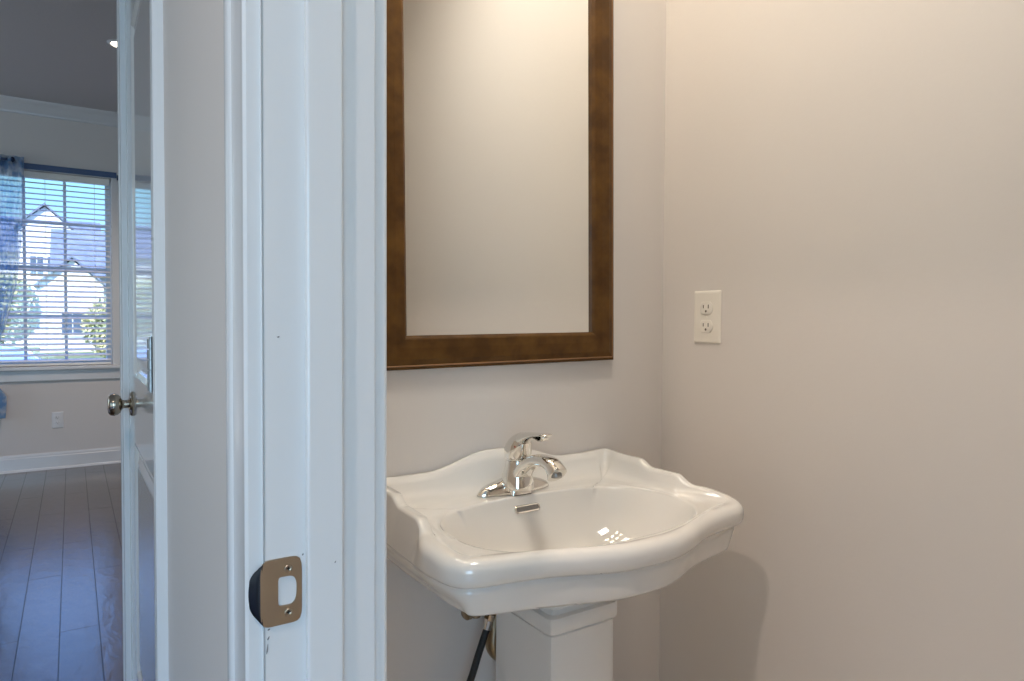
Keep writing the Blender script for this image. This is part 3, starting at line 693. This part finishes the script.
    loft(c, rings, close=False)
    bmesh.ops.solidify(c, geom=c.faces[:], thickness=.0012)
    cu = obj('sheer_curtain', c, M['sheer'], smooth=True); tag(cu, 'sheer blue and white patterned curtain tied back at left edge of the window', 'curtain')
    # gathered tail under the tie-back
    c = new(); rings = []
    for i in range(26):
        z = -.455-i*.0125; f0 = i/25; R_ = .045+.075*sm(0, .5, f0)-.02*f0; row = []
        cx = -.558
        for k in range(48):
            a = 2*pi*k/48; q = R_*(1+.22*math.sin(a*7+z*4)); row.append((cx+q*math.cos(a), YF-.075+q*.45*math.sin(a), z))
        rings.append(row)
    loft(c, rings); tl = obj('curtain_tail', c, M['sheer'], cu, smooth=True)
    c = new(); lathe(c, [(.050, -.012), (.056, -.010), (.056, .010), (.050, .012)], (-.558, YF-.078, -.452), 'Z', 24)
    for v in c.verts: v.co.y = (YF-.078)+(v.co.y-(YF-.078))*.6
    obj('tie_back', c, M['rod'], cu, smooth=True)
window()

# ------------------------------------------------------------------ ceiling and wall lamps, some unseen and added as fill
def downlight(x, y, label, e_):
    t = thing('recessed_downlight', label, 'ceiling light', (x, y, CE))
    bm = new(); lathe(bm, [(.050, -.001), (.068, -.001), (.071, -.004), (.067, -.007), (.054, -.012), (.050, -.008)], (x, y, CE), 'Z', 32); obj('trim_ring', bm, M['plastic_white'], t, smooth=True, angle=50)
    bm = new(); lathe(bm, [(.001, -.016), (.025, -.0155), (.044, -.011), (.050, -.004), (.001, -.004)], (x, y, CE), 'Z', 32); obj('lens', bm, M['lamp'], t, smooth=True)
    l = add_light('downlight_bulb', 'SPOT', (x, y, CE-.03), (0, 0, 0), e_, NEUT, .05); l.data.spot_size = math.radians(150); l.data.spot_blend = .9
downlight(.272, 4.95, 'lit recessed ceiling light beside the closet door casing', 135)
downlight(-.75, 2.2, 'unseen recessed light added as hall fill left of the picture', 2)  # out of view, added as weak warm fill
downlight(-.75, .1, 'unseen recessed light added as hall fill behind the camera', 96)  # out of view, added as the main warm fill for the hall
def vanity():
    z = 1.25
    t = thing('vanity_light', 'three bulb bath bar light above the mirror', 'wall light', (.73, YM, z))
    bm = new(); box(bm, (.45, YM-.028, z-.055), (1.01, YM-.0005, z+.055), .006); obj('back_plate', bm, M['chrome'], t)
    for x in (.55, .73, .91):
        bm = new(); tube(bm, [(x, YM-.027, z), (x, YM-.075, z), (x, YM-.10, z+.008)], .012, 12); a = obj('arm', bm, M['chrome'], t, smooth=True, angle=40)
        bm = new(); bmesh.ops.create_uvsphere(bm, u_segments=24, v_segments=14, radius=.045, matrix=Matrix.Translation((x, YM-.13, z))); obj('bulb', bm, M['lamp'], t, smooth=True)
        add_light('vanity_bulb', 'POINT', (x, YM-.13, z-.06), (0, 0, 0), 1.2, WARM, .045)
vanity()
def dome():  # unseen lamp added as soft fill for the powder room
    x, y = .70, .58
    t = thing('ceiling_fill', 'unseen round flush ceiling light added to fill the powder room', 'ceiling light', (x, y, CE))
    bm = new(); lathe(bm, [(.001, 0), (.19, 0), (.19, -.018), (.001, -.018)], (x, y, CE-.0005), 'Z', 40); obj('base', bm, M['plastic_white'], t, smooth=True, angle=40)
    bm = new(); lathe(bm, [(.18, -.019), (.175, -.045), (.14, -.072), (.08, -.088), (.001, -.094)], (x, y, CE), 'Z', 40); obj('diffuser', bm, M['lamp_soft'], t, smooth=True)
    l = add_light('ceiling_fill_bulb', 'AREA', (x, y, CE-.12), (0, 0, 0), 11.8, (1, .95, .84), .34, .34)
dome()

# ------------------------------------------------------------------ outdoors
GZ = -1.75
bm = new(); box(bm, (-60, YF+1.2, GZ-.2), (60, 9.0, GZ)); box(bm, (-60, 16, GZ-.2), (60, 120, GZ)); o = struct('ground', bm, M['lawn'])
bm = new(); box(bm, (-60, 9.0, GZ-.2), (60, 16, GZ-.02)); o = struct('street', bm, M['road'])
def house(label, x0, x1, y0, y1, ze, zr, gx, gw, gpeak, gy, extra):
    """main block with eaves at ze, ridge at zr along X; front gable centred gx, width gw, peak gpeak, at y=gy"""
    t = thing('house', label, 'house', ((x0+x1)/2, y0, GZ))
    bm = new(); box(bm, (x0, y0, GZ), (x1, y1, ze)); ze2 = ze
    gb = gpeak-gw*.5*.95
    prism(bm, [(gx-gw/2, GZ), (gx+gw/2, GZ), (gx+gw/2, gb), (gx, gpeak-.12), (gx-gw/2, gb)], gy, y0+.5, 'XZ')
    wl = obj('walls', bm, M['siding'], t)
    bm = new(); ym = (y0+y1)/2
    prism(bm, [(y0-.5, ze-.1), (ym, zr), (y1+.5, ze-.1), (y1+.5, ze), (ym, zr+.2), (y0-.5, ze)], x0-.4, x1+.4, 'YZ')
    for s in (-1, 1):
        prism(bm, [(gx, gpeak), (gx+s*(gw/2+.25), gb-.25), (gx+s*(gw/2+.25), gb-.13), (gx, gpeak+.14)], gy-.25, ym, 'XZ')
    obj('roof', bm, M['roof'], t)
    for (wx, wz, ww, wh, wy) in extra:
        bm = new(); box(bm, (wx-ww/2-.08, wy-.05, wz-wh/2-.08), (wx+ww/2+.08, wy+.03, wz+wh/2+.08)); f = obj('window', bm, M['siding'], t)
        bm = new(); box(bm, (wx-ww/2, wy-.07, wz-wh/2), (wx-.03, wy-.02, wz+wh/2)); box(bm, (wx+.03, wy-.07, wz-wh/2), (wx+ww/2, wy-.02, wz+wh/2)); obj('pane', bm, M['ext_glass'], f)
house('white sided house with a tall front gable seen through the blind', -7.5, 1.5, 56, 64, 4.6, 7.2, -1.43, 2.9, 7.7, 55, [(-1.9, 3.6, .7, 1.3, 55), (-.95, 3.6, .7, 1.3, 55), (-5, 2.8, .9, 1.4, 56), (-1.43, .2, 1.6, 1.6, 55)])
house('grey roofed white house with a low porch gable seen through the blind', -.6, 9.0, 46, 54, 2.6, 5.4, .05, 3.0, 3.5, 45, [(.05, -.2, 1.0, 1.2, 45), (3.2, 1.0, 1.0, 1.4, 46), (6, 1.0, 1.0, 1.4, 46)])
def tree(label, x, y, h, r):
    t = thing('tree', label, 'tree', (x, y, GZ))
    bm = new(); tube(bm, [(x, y, GZ), (x+.05, y, GZ+h*.35), (x+.1, y, GZ+h*.6)], [.12, .09, .05], 10)
    for a in range(5): tube(bm, [(x+.05, y, GZ+h*.35), (x+.05+r*.6*math.cos(a*1.26), y+r*.6*math.sin(a*1.26), GZ+h*.68)], [.05, .02], 6)
    obj('trunk', bm, M['bark'], t)
    bm = new()
    for i in range(2600):
        d = Vector((random.gauss(0, 1), random.gauss(0, 1), random.gauss(0, 1))).normalized()*r*random.random()**.4
        c = Vector((x, y, GZ+h-r*1.05))+Vector((d.x, d.y, d.z*1.05)); u_ = Vector((random.gauss(0, 1), random.gauss(0, 1), random.gauss(0, 1))).normalized(); v_ = u_.orthogonal().normalized(); s = .09
        bm.faces.new([bm.verts.new(c+u_*s), bm.verts.new(c+v_*s*.6), bm.verts.new(c-u_*s), bm.verts.new(c-v_*s*.6)])
    obj('foliage', bm, M['leaf'], t)
tree('small yellow green tree across the street left of the porch gable', -1.75, 24, 3.1, 1.0)
tree('small yellow green tree across the street right of the porch gable', 1.25, 26, 2.6, 1.0)
def car():
    t = thing('parked_car', 'pale blue car parked on the street outside the window', 'car', (-1.9, 11.2, GZ))
    x0 = -4.1; g = GZ
    body = [(0, .35), (.02, .62), (.25, .80), (1.15, .92), (1.9, .95), (3.6, .97), (4.25, .93), (4.45, .75), (4.45, .35)]
    bm = new(); rings = []
    for s, k in ((0, .86), (.10, .97), (.25, 1), (1.55, 1), (1.70, .97), (1.80, .86)):
        rings.append([(x0+2.22+(a-2.22)*(1 if k > .9 else .985), 10.3+s, g+.02+.30+(b-.30)*k) for a, b in body])
    loft(bm, rings); obj('body', bm, M['car'], t, smooth=True, angle=35)
    cab = [(1.05, .92), (1.70, 1.36), (2.10, 1.45), (3.10, 1.46), (3.55, 1.36), (4.05, .95)]
    bm = new(); rings = []
    for s, k in ((.12, .02), (.20, .55), (.30, .93), (.40, 1), (1.40, 1), (1.50, .93), (1.60, .55), (1.68, .02)): rings.append([(x0+2.5+(a-2.5)*(.94+.06*k), 10.3+s, g+.92+(b-.92)*k) for a, b in cab])
    loft(bm, rings); obj('cabin', bm, M['car'], t, smooth=True, angle=40)
    bm = new(); prism(bm, [(x0+1.35, g+.98), (x0+1.78, g+1.30), (x0+2.38, g+1.36), (x0+2.38, g+.98)], 10.415, 10.43, 'XZ'); prism(bm, [(x0+2.46, g+.98), (x0+2.46, g+1.36), (x0+3.05, g+1.36), (x0+3.70, g+1.0)], 10.415, 10.43, 'XZ'); obj('side_window', bm, M['car_glass'], t)
    for x in (.85, 3.6):
        for y_ in (10.30, 11.92):
            bm = new(); lathe(bm, [(.19, 0), (.30, 0), (.33, .03), (.33, .15), (.30, .18), (.19, .18)], (x0+x, y_, g+.33), 'Y', 28); wv = obj('wheel', bm, M['tyre'], t, smooth=True, angle=40)
            bm = new(); lathe(bm, [(.001, .02), (.19, .01), (.19, .16), (.001, .16)], (x0+x, y_, g+.33), 'Y', 20); obj('rim', bm, M['hinge'], wv, smooth=True, angle=40)
car()
